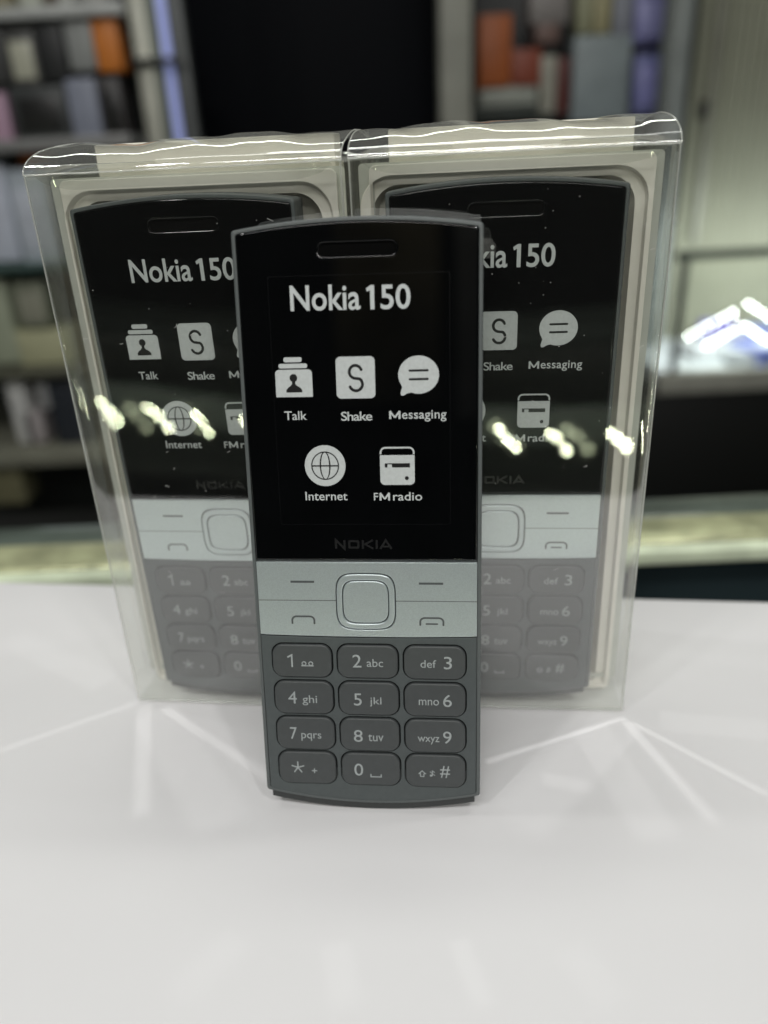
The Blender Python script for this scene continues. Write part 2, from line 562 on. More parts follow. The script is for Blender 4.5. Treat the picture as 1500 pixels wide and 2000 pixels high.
def icon_radio(fr):
    b = rr(3.78, 73.97, 11.1, 80.36, 1.0)
    b = [(11.1, 80.36), (3.78, 80.36)] + b[16:]
    hd = [(3.95, 80.55)] + [(4.95 - 1.0 * math.cos(PI / 2 * k / 6), 80.95 + 0.98 * math.sin(PI / 2 * k / 6)) for k in range(7)] \
        + [(9.93 + 1.0 * math.sin(PI / 2 * k / 6), 80.95 + 0.98 * math.cos(PI / 2 * k / 6)) for k in range(7)] + [(10.93, 80.55)]
    slot = [(4.8, 77.72), (10.1, 77.72), (10.1, 78.62), (4.8, 78.62)]
    sl = [(5.35, 77.6), (6.3, 77.6), (6.3, 78.4), (5.35, 78.4)]
    return join([(plate([b], 0.012, fr, smooth=0), 0), (plate([stroke(hd, 0.36, False)], 0.012, fr - 0.002, smooth=0), 0),
                 (plate([slot, ell(9.4, 75.42, 0.42, 0.42, 20)], 0.012, fr - 0.012, smooth=0), 1), (plate([sl], 0.012, fr - 0.024, smooth=0), 0)])

def nokia(u0, u1, v0, v1, fr):
    h = v1 - v0
    sw = h * 0.24
    W = u1 - u0
    L = []
    def X(a): return u0 + W * a
    y0, y1 = v0 + sw / 2, v1 - sw / 2
    L.append(stroke([(X(0.018), v0), (X(0.018), v1 - 0.02), (X(0.165), v0 + 0.02), (X(0.165), v1)], sw, False))
    o = [rr(X(0.23), v0, X(0.425), v1, h * 0.22), rr(X(0.23) + sw, v0 + sw, X(0.425) - sw, v1 - sw, h * 0.10)]
    L.append(stroke([(X(0.485), v0), (X(0.485), v1)], sw, False))
    L.append(stroke([(X(0.66), v1), (X(0.525), v0 + h * 0.52), (X(0.665), v0)], sw * 0.9, False))
    L.append(stroke([(X(0.725), v0), (X(0.725), v1)], sw, False))
    L.append(stroke([(X(0.785), v0), (X(0.882), v1 - 0.05), (X(0.98), v0)], sw, False))
    L.append(stroke([(X(0.83), v0 + h * 0.26), (X(0.935), v0 + h * 0.26)], sw * 0.9, False))
    ms = [(plate([l], 0.008, fr - 0.001 * i, smooth=0), 0) for i, l in enumerate(L)]
    ms.append((plate(o, 0.008, fr, smooth=0), 0))
    return join(ms)

def make_phone():
    t = empty('mobile_phone')
    link('body', body_mesh(), MT['shell'], t)
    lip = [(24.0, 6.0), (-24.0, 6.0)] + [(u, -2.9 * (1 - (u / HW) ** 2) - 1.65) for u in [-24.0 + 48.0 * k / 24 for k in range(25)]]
    link('shadow_lip', plate([lip], 1.0, 0.5, bevel=0.1, smooth=40), MT['shade_lip'], t)  # dark lip added for the contact shadow below the lower edge
    # --- display window
    gt = [(u, 125.15 + 2.0 * (1 - (u / HW) ** 2)) for u in [24.0 - 48.0 * k / 24 for k in range(25)]]
    gl = [(-24.3, 57.2), (24.3, 57.2), (24.3, 124.9)] + gt + [(-24.3, 124.9)]
    ear = rr(-7.7, 120.62, 8.1, 123.15, 1.25)
    g = link('screen', plate([gl, ear], 0.9, -0.12, bevel=0.40, res=5, smooth=50), MT['glass'], t)
    sl = link('earpiece', plate([rr(-7.65, 120.65, 8.05, 123.1, 1.2)], 0.1, 0.42, smooth=0), MT['slot'], g)
    F = -0.132
    one = [(2.62, 110.1), (3.45, 110.1), (3.45, 114.85), (2.78, 114.85), (1.82, 114.25), (1.98, 113.6), (2.62, 113.9)]
    link('lettering', join([(text('Nokia', -13.72, 0.63, 110.1, 115.15, F, weight=0.014), 0), (plate([one], 0.012, F, smooth=0), 0),
                            (text('50', 4.7, 10.74, 110.05, 114.9, F, weight=0.014), 0)]), MT['print'], g)
    for fn in (icon_talk, icon_shake, icon_message, icon_globe, icon_radio):
        link('icon', fn(F), [MT['print'], MT['print2']], g)
    def cap_m(x0, x1, v0, v1):
        sw = 0.42
        a, c, xm = x0 + sw / 2, x1 - sw / 2, (x0 + x1) / 2
        ps = [[(a, v0), (a, v1)], [(c, v0), (c, v1)], [(a - 0.05, v1), (xm, v0 + 0.3)], [(c + 0.05, v1), (xm, v0 + 0.3)]]
        return [plate([stroke(p, sw * (1 if i < 2 else 0.85), False)], 0.008, F - 0.001 * i, smooth=0) for i, p in enumerate(ps)]
    T = lambda b, u0, u1, v0, v1, sp=1.0: text(b, u0, u1, v0, v1, F, weight=0.008, space=sp)
    for ms in ([T('Talk', -16.15, -11.4, 88.0, 89.85)], [T('Shake', -4.15, 2.4, 87.7, 89.6, 0.9)],
               cap_m(5.95, 8.3, 87.95, 89.6) + [T('essaging', 8.62, 17.8, 87.35, 89.7, 1.05)],
               [T('Internet', -12.5, -3.4, 70.65, 72.55, 1.02)],
               [T('F', 2.3, 3.2, 70.6, 72.25)] + cap_m(3.5, 5.75, 70.6, 72.25) + [T('radio', 6.4, 12.6, 70.55, 72.4, 1.02)]):
        link('caption', join([(m_, 0) for m_ in ms]), MT['print'], g)
    link('emblem', nokia(-6.5, 6.1, 59.85, 61.8, F), MT['logo'], g)
    ln = link('screen_border', plate([rr(-18.2, 65.3, 18.6, 117.0, 0.4), rr(-18.12, 65.38, 18.52, 116.92, 0.4)], 0.004, -0.125, smooth=0), MT['logo2'], g)
    # --- silver navigation band
    def bandtop(u): return 56.75
    bb = [(-24.3, 39.75)] + [(u, 39.65 - 0.35 * (1 - (u / 24.3) ** 2)) for u in [-23 + 46 * k / 16 for k in range(17)]] + [(24.3, 39.75)]
    bd = bb + [(24.3, 56.75), (-24.3, 56.75)]
    dp = squircle(-6.85, 40.95, 6.55, 54.3, 4.2)
    b = link('navigation_band', plate([bd, dp], 0.7, -0.10, bevel=0.12, smooth=40), MT['band'], t)
    link('divider', join([(plate([stroke([(-24.25, 47.85), (-6.7, 47.85)], 0.16, False)], 0.01, -0.108, smooth=0), 0),
                          (plate([stroke([(6.45, 47.85), (24.25, 47.85)], 0.16, False)], 0.01, -0.108, smooth=0), 0)]), MT['groove'], b)
    for nm, pts, wd in (('softkey_mark', [[(-16.8, 52.2), (-11.5, 52.2)]], 0.5), ('softkey_mark', [[(11.65, 51.95), (16.95, 51.95)]], 0.5)):
        link(nm, plate([stroke(p, wd, False) for p in pts], 0.012, -0.112, smooth=0), MT['groove'], b)
    hook = lambda a, c, y: [(a, y), (a, y + 0.75)] + [(a + 1.0 - math.cos(PI / 2 * k / 5), y + 0.75 + 0.9 * math.sin(PI / 2 * k / 5)) for k in range(1, 6)] \
        + [(c - 1.0 + math.sin(PI / 2 * k / 5), y + 0.75 + 0.9 * math.cos(PI / 2 * k / 5)) for k in range(0, 6)] + [(c, y + 0.0)]
    link('call_mark', plate([stroke(hook(-16.85, -11.85, 42.4), 0.42)], 0.012, -0.112, smooth=0), MT['groove'], b)
    link('call_mark', plate([stroke(hook(11.85, 16.95, 42.3), 0.42), stroke([(13.2, 42.55), (15.6, 42.55)], 0.38)], 0.012, -0.112, smooth=0), MT['groove'], b)
    d = link('direction_key', plate([squircle(-6.6, 41.2, 6.3, 54.05, 4.2), squircle(-5.4, 42.45, 5.05, 52.65, 4.2)], 0.7, -0.22, bevel=0.25, smooth=40), MT['band'], t)
    link('centre_button', plate([squircle(-5.18, 42.67, 4.83, 52.43, 4.2)], 0.7, -0.14, bevel=0.22, smooth=40), MT['band'], d)
    # --- keypad
    ol = [p for p in outline(0.85) if p[1] < 39]
    ol.sort(key=lambda p: math.atan2(p[1] - 20, p[0]))
    low = [(u, v) for u, v in outline(0.85) if v < 38.6]
    bt = [(u, v) for u, v in low if v < 3.5 and abs(u) < 24.3]
    bt.sort()
    mb = [(24.3, 39.45)] + [(u, 39.35 - 0.35 * (1 - (u / 24.3) ** 2)) for u in [23 - 46 * k / 16 for k in range(17)]] + [(-24.3, 39.45)]
    pad = bt + mb
    K = dict(r1=(29.35, 37.5), r2=(20.2, 28.5), r3=(11.1, 19.5), r4=(2.15, 10.6))
    Cx = ((-21.95, -8.15), (-7.05, 6.85), (7.95, 21.95))
    holes, cells = [], []
    for rk in ('r1', 'r2', 'r3', 'r4'):
        for cx in Cx:
            v0, v1 = K[rk]
            holes.append(rr(cx[0] - 0.15, v0 - 0.15, cx[1] + 0.15, v1 + 0.15, 2.7))
            cells.append((cx[0] + 0.12, v0 + 0.1, cx[1] - 0.12, v1 - 0.1))
    kp = link('keypad', plate([pad] + holes, 0.6, -0.02, bevel=0.1, smooth=40), MT['keypad'], t)
    link('key_bed', plate([rr(-23.5, 0.5, 23.5, 38.8, 3)], 0.05, 0.62, smooth=0), MT['gap'], kp)
    FK = -0.58
    LG = [
        lambda f: [plate([stroke([(-18.35, 34.35), (-17.35, 34.9), (-17.35, 31.95)], 0.36, False)], 0.012, f, smooth=0), glyph_mail(f)],
        lambda f: [text('2', -3.5, -1.5, 32.1, 35.2, f), text('abc', -0.3, 3.4, 32.3, 34.2, f)],
        lambda f: [text('def', 11.8, 15.3, 32.3, 34.15, f), text('3', 17.0, 18.8, 32.0, 35.0, f)],
        lambda f: [text('4', -18.7, -16.7, 22.9, 25.9, f), text('ghi', -15.4, -12.0, 22.5, 25.0, f)],
        lambda f: [text('5', -3.5, -1.7, 22.7, 25.7, f), text('jkl', 0.15, 2.8, 22.5, 24.85, f)],
        lambda f: [text('mno', 11.3, 15.85, 23.1, 24.5, f), text('6', 16.8, 18.75, 22.8, 25.8, f)],
        lambda f: [text('7', -18.7, -17.1, 13.8, 16.85, f), text('pqrs', -16.1, -11.4, 13.45, 15.4, f)],
        lambda f: [text('8', -3.8, -1.75, 13.5, 16.5, f), text('tuv', -0.45, 3.05, 13.75, 15.5, f)],
        lambda f: [text('wxyz', 10.95, 15.9, 13.3, 15.2, f), text('9', 16.75, 18.65, 13.6, 16.65, f)],
        lambda f: [glyph_star(f), glyph_plus(f)],
        lambda f: [text('0', -3.95, -1.9, 4.75, 7.85, f), plate([stroke([(-0.1, 5.25), (-0.1, 4.55), (2.3, 4.55), (2.3, 5.25)], 0.26, False)], 0.012, f, smooth=0)],
        lambda f: [plate([stroke([(11.45, 5.0), (11.45, 5.75), (11.12, 5.75), (11.86, 6.45), (12.6, 5.75), (12.27, 5.75), (12.27, 5.0), (11.35, 5.0)], 0.2, False)], 0.012, f, smooth=0)] + glyph_note(f) + [text('#', 16.0, 18.3, 4.8, 7.85, f)],
    ]
    for (x0, v0, x1, v1), lg in zip(cells, LG):
        k = link('key', plate([rr(x0, v0, x1, v1, 2.45)], 1.1, FK + 0.012, bevel=0.42, res=4, smooth=50), MT['key'], t)
        link('legend', join([(m, 0) for m in lg(FK)]), MT['legend'], k)
    return t

def film_tab(t):
    me = mesh([(24.6, -0.5, 119.2), (27.4, -0.9, 119.3), (27.5, -1.1, 121.6), (26.6, -0.9, 122.9), (24.6, -0.5, 123.1)], [(0, 1, 2, 3, 4)])
    link('film_tab', me, film('tab_film', 1.7, rough=0.1, haze=0.10), t)

def glyph_mail(f):
    a, b = ell(-14.6, 32.85, 0.55, 0.55, 20), ell(-14.6, 32.85, 0.33, 0.33, 20)
    c, d = ell(-13.05, 32.85, 0.55, 0.55, 20), ell(-13.05, 32.85, 0.33, 0.33, 20)
    return join([(plate([a, b, c, d], 0.012, f, smooth=0), 0), (plate([stroke([(-15.25, 32.3), (-12.4, 32.3)], 0.22, False)], 0.012, f - 0.002, smooth=0), 0)])
def glyph_star(f):
    c = (-17.3, 6.45)
    return join([(plate([stroke([c, (c[0] + 1.55 * math.cos(math.radians(90 + 72 * k)), c[1] + 1.55 * math.sin(math.radians(90 + 72 * k)))], 0.3, False)], 0.012, f - 0.001 * k, smooth=0), 0) for k in range(5)])
def glyph_plus(f):
    c = (-13.4, 5.7)
    return join([(plate([stroke([(c[0] - 0.65, c[1]), (c[0] + 0.65, c[1])], 0.22, False)], 0.012, f, smooth=0), 0), (plate([stroke([(c[0], c[1] - 0.65), (c[0], c[1] + 0.65)], 0.22, False)], 0.012, f - 0.002, smooth=0), 0)])
def glyph_note(f):
    return [plate([ell(13.95, 5.3, 0.34, 0.26, 14)], 0.012, f, smooth=0), plate([stroke([(14.22, 5.3), (14.22, 6.5), (14.8, 6.1)], 0.18, False)], 0.012, f - 0.002, smooth=0),
            plate([stroke([(13.65, 6.3), (14.85, 5.3)], 0.16, False)], 0.012, f - 0.004, smooth=0)]

def copy_tree(o, parent=None):
    c = o.copy()
    COL.objects.link(c)
    if parent: c.parent = parent
    for ch in list(o.children): copy_tree(ch, c)
    return c

PH = dict(F=(-6.12, 136.59, 4.85, -0.1016, 0.2072, 0.0052), R=(27.94, 170.94, 7.33, -0.1147, 0.0147, 0.0033), L=(-39.82, 177.58, 6.91, -0.1410, 0.0110, -0.0073))
phone = make_phone()
phone.matrix_world = pose(*PH['F'])
tag(phone, 'dark grey keypad phone standing loose on the white table, leaning back on both clear boxes', 'mobile phone', 'keypad phones')
for key, lab in (('L', 'keypad phone sealed in the clear box beside the shelf rack, behind the loose phone'), ('R', 'keypad phone sealed in the clear box beside the roller shutter')):
    c = copy_tree(phone)
    c.matrix_world = pose(*PH[key])
    tag(c, lab, 'mobile phone', 'keypad phones')

film_tab(phone)
# ------------------------------------------------------------------ clear boxes
H_BOX, D_BOX = 139.4, 42.0
def make_box(key, u0, u1, z, seed):
    rnd = random.Random(seed)
    x, y, _, yaw, lean, _r = PH[key]
    m = Matrix.Rotation(yaw, 4, 'Z') @ Matrix.Rotation(-lean, 4, 'X')
    o = Vector((x, y, PH[key][2])) + m.to_3x3() @ Vector((0, -1.25, 0))
    upv = m.to_3x3() @ Vector((0, 0, 1))
    o = o - upv * ((o.z - z) / upv.z)
    m.translation = o * S
    t = empty('clear_box', m)
    ph = [(rnd.uniform(0, 6.28), rnd.uniform(0, 6.28), rnd.uniform(0.6, 1.4)) for _ in range(4)]
    def wob(a, b):
        return sum(math.sin(a * 6.28 * (0.7 + 0.45 * i) * q[2] + q[0]) * math.sin(b * 6.28 * (0.6 + 0.5 * i) + q[1]) / (1 + i) for i, q in enumerate(ph))
    # sleeve
    r = 1.1
    ring = []
    def side(p, q, n, nx, ny):
        for k in range(n):
            s_ = k / n
            ring.append((p[0] + (q[0] - p[0]) * s_, p[1] + (q[1] - p[1]) * s_, nx, ny, s_))
    def corner(cx, cy, a):
        for k in range(5):
            tt = math.radians(a + 90 * k / 5)
            ring.append((cx + r * math.cos(tt), cy + r * math.sin(tt), math.cos(tt), math.sin(tt), 0))
    side((u0 + r, 0), (u1 - r, 0), 26, 0, -1); corner(u1 - r, r, -90)
    side((u1, r), (u1, D_BOX - r), 12, 1, 0); corner(u1 - r, D_BOX - r, 0)
    side((u1 - r, D_BOX), (u0 + r, D_BOX), 20, 0, 1); corner(u0 + r, D_BOX - r, 90)
    side((u0, D_BOX - r), (u0, r), 12, -1, 0); corner(u0 + r, r, 180)
    rows = 40
    vs_, fs = [], []
    n = len(ring)
    for j in range(rows + 1):
        tv = j / rows
        for (px, py, nx, ny, s_) in ring:
            amp = 0.045 * math.sin(PI * min(1, max(0, s_))) * (0.35 + 0.65 * math.sin(PI * min(1, tv * 1.02))) if s_ else 0
            if ny == -1:
                wv = wob(s_, tv) * amp + 0.50 * math.sin(PI * s_) * math.sin(PI * min(1.0, 0.06 + tv * 0.92))
            else:
                wv = wob(s_ + 3, tv) * amp * 2.2
            vs_.append((px + nx * wv, py + ny * wv, H_BOX * tv))
    for j in range(rows):
        for k in range(n):
            k2 = (k + 1) % n
            fs.append((j * n + k, j * n + k2, (j + 1) * n + k2, (j + 1) * n + k))
    link('sleeve', mesh(vs_, fs, smooth=80), MT['film'], t)
    link('box_floor', mesh([(u0 + 0.3, 0.3, 0.35), (u1 - 0.3, 0.3, 0.35), (u1 - 0.3, D_BOX - 0.3, 0.55), (u0 + 0.3, D_BOX - 0.3, 0.55)], [(0, 1, 2, 3)]), MT['floorfilm'], t)
    # bulging lid
    def hz(s_, a):
        t_ = min(1.0, s_ / 0.62)
        b = 6.3 * math.sqrt(max(0.0, 1 - (1 - t_) ** 2)) if s_ < 0.62 else 6.3 - 1.5 * ((s_ - 0.62) / 0.38) ** 2
        k_ = min(1.0, s_ * 6) * math.sin(PI * min(1, s_ * 0.9 + 0.05))
        return b + k_ * (0.40 * math.sin(a * 8 + seed) + 0.25 * math.sin(a * 21 + s_ * 6 + seed) + 0.10 * math.sin(a * 47 + s_ * 9))
    def sp(f): return 1 - math.cos(PI / 2 * f) if f < 1 else 1.0
    vs_, fs = [], []
    na, nb = 70, 34
    for i in range(nb + 1):
        s_ = sp(i / nb)
        for k in range(na + 1):
            a = k / na
            vs_.append((u0 + (u1 - u0) * a, 0.05 + (D_BOX - 0.1) * s_, H_BOX + hz(s_, a)))
    for i in range(nb):
        for k in range(na):
            q = i * (na + 1) + k
            fs.append((q, q + 1, q + na + 2, q + na + 1))
    lid = link('lid', mesh(vs_, fs, smooth=80), MT['lidfilm'], t)
    # folds and cut edges of the film
    arcs = []
    for a in (0, 1):
        arcs.append([(u0 + (u1 - u0) * a, 0.05 + (D_BOX - 0.1) * sp(i / 24), H_BOX + hz(sp(i / 24), a)) for i in range(25)])
    for arc in arcs: link('lid_edge', tube([arc], 0.14), MT['edge'], lid)
    link('fold', tube([[(u0 + (u1 - u0) * k / 20, -0.02 + 0.10 * rnd.random(), H_BOX + 0.14 * rnd.random()) for k in range(21)]], 0.20), MT['edge'], lid)
    # dust flaps folded in under the lid, curved along their free edge
    for sgn, e in ((1, u0), (-1, u1)):
        P, Fc = [], []
        nn = 14
        for k in range(nn + 1):
            yy = 0.8 + (D_BOX - 1.6) * k / nn
            wdt = 21 * (math.sin(PI * min(1, max(0.0, k / nn * 0.96 + 0.02))) ** 0.55)
            for q in range(5):
                f_ = q / 4
                P.append((e + sgn * wdt * f_, yy, H_BOX - 0.4 + 3.0 * f_ * (1 - 0.3 * f_)))
        for k in range(nn):
            for q in range(4):
                Fc.append((k * 5 + q, k * 5 + q + 1, k * 5 + q + 6, k * 5 + q + 5))
        fp = link('dust_flap', mesh(P, Fc, smooth=80), MT['lidfilm'], t)
        link('flap_edge', tube([[P[k * 5 + 4] for k in range(nn + 1)]], 0.12), MT['edge'], fp)
    # tuck tab behind the front panel
    P, Fc = [], []
    nn = 30
    for k in range(nn + 1):
        a = k / nn
        dd = 2.6 * min(1, (min(a, 1 - a) / 0.12)) ** 0.5 + 0.5
        for q in range(4):
            P.append((u0 + 2.2 + (u1 - u0 - 4.4) * a, 0.55 + 0.12 * q + 0.12 * math.sin(a * 14 + seed), H_BOX - 0.1 - dd * q / 3))
    for k in range(nn):
        for q in range(3):
            Fc.append((k * 4 + q, k * 4 + q + 1, k * 4 + q + 5, k * 4 + q + 4))
    tb = link('tuck_tab', mesh(P, Fc, smooth=80), MT['lidfilm'], lid)
    # glued upright seams: doubled film strips near the corners
    link('seam', tube([[(u0 + 0.15, 0.15, H_BOX * k / 12) for k in range(13)]], 0.2), MT['edge'], t)
    link('seam', tube([[(u1 - 0.15, 0.15, H_BOX * k / 12) for k in range(13)]], 0.2), MT['edge'], t)
    link('bottom_fold', tube([[(u0 + 0.5 + (u1 - u0 - 1.0) * k / 12, 0.1, 0.3) for k in range(13)]], 0.22), MT['edge'], t)
    # dust and lint on the film
    P, Fc = [], []
    for i in range(85):
        cx, cz = rnd.uniform(u0 + 3, u1 - 3), rnd.uniform(25, 136)
        dep = -0.16 - 0.52 * math.sin(PI * (cx - u0) / (u1 - u0)) * math.sin(PI * min(1.0, 0.06 + cz / H_BOX * 0.92))
        if rnd.random() < 0.72:
            s1 = rnd.uniform(0.05, 0.13)
            b = len(P)
            for k in range(6):
                P.append((cx + s1 * math.cos(k * 1.047), dep, cz + s1 * rnd.uniform(0.6, 1.2) * math.sin(k * 1.047)))
            P.append((cx, dep - 0.08, cz))
            for k in range(6): Fc.append((b + k, b + (k + 1) % 6, b + 6))
        else:
            ang, ln, wd = rnd.uniform(0, 6.28), rnd.uniform(0.5, 1.7), 0.045
            b = len(P)
            cv = rnd.uniform(-0.9, 0.9)
            for k in range(6):
                f_ = k / 5
                th = ang + cv * f_
                q = (cx + ln * f_ * math.cos(th), cz + ln * f_ * math.sin(th))
                P.append((q[0] - wd * math.sin(th), dep, q[1] + wd * math.cos(th)))
                P.append((q[0] + wd * math.sin(th), dep - 0.02, q[1] - wd * math.cos(th)))
            for k in range(5): Fc.append((b + 2 * k, b + 2 * k + 1, b + 2 * k + 3, b + 2 * k + 2))
    dz = link('dust', mesh(P, Fc), MT['dust'], t)
    tag(dz, kind='stuff')
    return t, m

def make_tray(key, u0, u1, m, seed):
    """moulded tray holding the phone, with a cream card standing behind it"""
    t = empty('moulded_tray', m)
    dz = PH[key][2]
    a0, a1 = u0 + 3.2, u1 - 2.6
    top = H_BOX - 1.4
    outer = rr(a0, 1.0, a1, top, 1.6)
    r1 = rr2(-31.0, 1.7, 31.0, 135.2 + dz - 6.5, 7.0, 1.5)
    p1 = rr2(-28.4, 2.4, 28.4, 133.0 + dz - 6.5, 6.0, 1.5)
    fr = 8.2
    pl = link('tray_face', plate([outer, r1], 0.5, fr, bevel=0.2, smooth=40), MT['tray'], t)
    # stepped lip round the pocket, the pocket wall and its floor
    def ringstrip(A, da, B, db):
        n = len(A)
        return [(x, da, y) for x, y in A] + [(x, db, y) for x, y in B], [(k, (k + 1) % n, n + (k + 1) % n, n + k) for k in range(n)]
    for (A, da, B, db) in ((r1, fr + 0.2, rr2(-30.4, 2.0, 30.4, 134.6 + dz - 6.5, 6.5, 1.5), fr + 1.5), (rr2(-30.4, 2.0, 30.4, 134.6 + dz - 6.5, 6.5, 1.5), fr + 1.5, p1, fr + 1.7), (p1, fr + 1.7, rr2(-27.6, 3.0, 27.6, 132.2 + dz - 6.5, 5.5, 1.5), fr + 7.0)):
        V, Fc = ringstrip(A, da, B, db)
        link('pocket_wall', mesh(V, Fc, smooth=30), MT['tray'], t)
    link('pocket_floor', plate([rr2(-27.6, 3.0, 27.6, 132.2 + dz - 6.5, 5.5, 1.5)], 0.3, fr + 6.9, smooth=0), MT['tray'], t)
    link('flange', plate([rr(u0 + 0.9, 4.0, u1 - 0.9, H_BOX - 1.0, 1.0), rr(a0 + 1, 5.5, a1 - 1, top - 1, 1.6)], 0.2, fr + 0.9, smooth=0), MT['frost'], t)
    # side walls going back
    n = len(outer)
    V = [(x, fr + 0.25, y) for x, y in outer] + [(x * 0.99, 12.0, 70 + (y - 70) * 0.995) for x, y in outer]
    link('tray_rim', mesh(V, [(k, (k + 1) % n, n + (k + 1) % n, n + k) for k in range(n)], smooth=30), MT['tray'], t)
    link('card', boxm(u0 + 6.5, 22.0, 1.0, u1 - 5.0, 30.0, 145.2, 0.5), MT['card'], t)
    return t

boxes = {}
for key, u0, u1, z, seed, lab, tl in (
        ('L', -34.2, 35.0, 0.55, 3, 'clear plastic box with a bulging lid, standing on the side of the shelf rack', 'cream moulded tray around the phone in the box beside the shelf rack'),
        ('R', -32.0, 34.5, 0.75, 5, 'clear plastic box with a bulging lid, standing on the side of the shutter', 'cream moulded tray around the phone in the box beside the lit glass case')):
    b, m = make_box(key, u0, u1, z, seed)
    tag(b, lab, 'plastic box', 'clear plastic phone boxes')
    tr = make_tray(key, u0, u1, m.copy(), seed)
    tag(tr, tl, 'tray', 'trays inside the clear boxes')

# ------------------------------------------------------------------ narrow lamps added to lay streaks of light on the table
def ground(px, py):
    v = fwd + RT * ((px - 750) / FPX) - UP * ((py - 1000) / FPX)
    return Vector((0, 0, CAM_H)) + v * (-CAM_H / v.z)
def glint(p0, p1, wd, gain, spread, elev=58):
    a, b = ground(*p0), ground(*p1)
    az = (b - a); ln = az.length; az.normalize()
    e = math.radians(elev)
    n = az * math.cos(e) - Vector((0, 0, math.sin(e)))
    lg = az * math.sin(e) + Vector((0, 0, math.cos(e)))
    L_ = ln * math.sin(e)
    l = bpy.data.lights.new('added_streak_lamp', 'AREA')
    l.shape = 'RECTANGLE'
    l.size, l.size_y = wd * S, L_ * S
    l.spread = math.radians(spread)
    l.energy = gain * PI / 0.77 * (wd * S) * (ln * S)
    l.color = (1, 1, 0.98)
    o = bpy.data.objects.new('added_streak_lamp', l)
    COL.objects.link(o)
    x_ = lg.cross(-n).normalized()
    m = Matrix((x_, lg, -n)).transposed().to_4x4()
    # lamp rectangle leans over the streak, a hand's breadth up along the beam
    c = (a + b) / 2 - n * (ln / 2 * math.cos(e) + 2.0)
    m.translation = c * S
    o.matrix_world = m
    return o
for g in GLINTS: glint(*g)

# ------------------------------------------------------------------ glass counter edge behind the table
def counter():
    t = empty('counter_rail', Matrix.Rotation(-0.012, 4, 'Z'))
    tag(t, 'pale metal and glass counter edge running behind the white table', 'counter')
    link('profile', boxm(-900, 318, -38, 900, 346, -30, 3, 3), mat('dented_aluminium', (0.60, 0.62, 0.38), 0.25, metal=0.5, noise=0.5, nscale=45, bump=1.0, bscale=110), t)  # colour noise also paints in the sparkle of the metal
    link('lip', boxm(-900, 310, -38, 900, 317.8, -31, 0.8), mat('pale_lip', (0.72, 0.80, 0.60), 0.25, noise=0.25, nscale=40), t)
    link('glass_edge', boxm(-900, 346.5, -44, 900, 372, -33, 1.5), mat('green_glass', (0.10, 0.122, 0.105), 0.12, noise=0.3, nscale=25), t)
    link('front_panel', boxm(-900, 322, -880, 900, 338, -39), mat('counter_front', (0.022, 0.034, 0.038), 0.25, noise=0.4, nscale=8), t)
counter()

# ------------------------------------------------------------------ blurred shop behind
MC = {}
def cm(c, rough=0.5, metal=0.0, key=None):
    k = (c, rough, metal)
    if k not in MC:
        MC[k] = mat('shop_colour', c, rough, metal, noise=0.12, nscale=25)
    return MC[k]

def span(x0, y0, x1, y1, Y):
    """left, right, bottom, top in mm of a photo rectangle standing at depth Y"""
    ym, xm = (y0 + y1) / 2, (x0 + x1) / 2
    return at(x0, ym, Y).x, at(x1, ym, Y).x, at(xm, y1, Y).z, at(xm, y0, Y).z

def slab(name, r, Y, dep, c, bev=1.5, parent=None, rough=0.5, metal=0.0):
    a, b, z0, z1 = span(*r, Y)
    return link(name, boxm(a, Y, z0, b, Y + dep, z1, bev), cm(c, rough, metal), parent)

def case_box(name, r, Y, dep, c, label, cat, group, c2=None, hang=True):
    a, b, z0, z1 = span(*r, Y)
    t = empty(name, Matrix.Translation(Vector(((a + b) / 2, Y, z0)) * S))
    tag(t, label, cat, group)
    w_, h_ = (b - a), (z1 - z0)
    link('carton', boxm(-w_ / 2, 0, 0, w_ / 2, dep, h_, 1.5), cm(c), t)
    if c2:
        link('label_panel', boxm(-w_ * 0.38, -1.2, h_ * 0.12, w_ * 0.38, -0.2, h_ * 0.8, 0.4), cm(c2, 0.35), t)
    return t

# left rack
rk = empty('shelf_rack', Matrix.Translation((0, 0, 0)))
tag(rk, 'metal shelf rack full of phone cases with a blue lit edge beside the black panel', 'shelf rack')
YR = 1180
def post(name, x0, x1, xb0, xb1, Y, dep, c, rough=0.4, metal=0.3, zlow=-880):
    A, B = at(x0, 0, Y), at(x1, 0, Y)
    link(name, boxm(A.x, Y, zlow, B.x, Y + dep, 700, 2), cm(c, rough, metal), rk)
post('post', 245, 278, 0, 0, YR, 25, (0.42, 0.42, 0.36))
post('post', 281, 297, 0, 0, YR + 4, 25, (0.17, 0.19, 0.16))
A, B = at(300, 0, YR), at(319, 0, YR)
link('lit_edge', boxm(A.x, YR + 6, -200, B.x, YR + 20, 700, 2), emit('blue_glow', (0.42, 0.48, 0.90), 0.22), rk)
post('post', 320, 352, 0, 0, YR + 8, 25, (0.07, 0.075, 0.075))
slab('bracket', (252, 112, 352, 124), YR - 14, 12, (0.02, 0.02, 0.02), parent=rk)
for r, c in (((-160, 18, 246, 42), (0.42, 0.43, 0.42)), ((-160, 272, 262, 296), (0.24, 0.24, 0.235)), ((-160, 513, 300, 528), (0.06, 0.10, 0.09)), ((-160, 717, 330, 731), (0.12, 0.12, 0.09)), ((-160, 872, 360, 900), (0.24, 0.24, 0.19))):
    a, b, z0, z1 = span(*r, YR)
    link('shelf_board', boxm(a, YR - 20, z0, b, YR + 260, z1, 1), cm(c, 0.35), rk)
slab('back_panel', (-200, -60, 360, 1000), YR + 270, 10, (0.018, 0.022, 0.020), parent=rk)
G = 'phone case boxes on the rack'
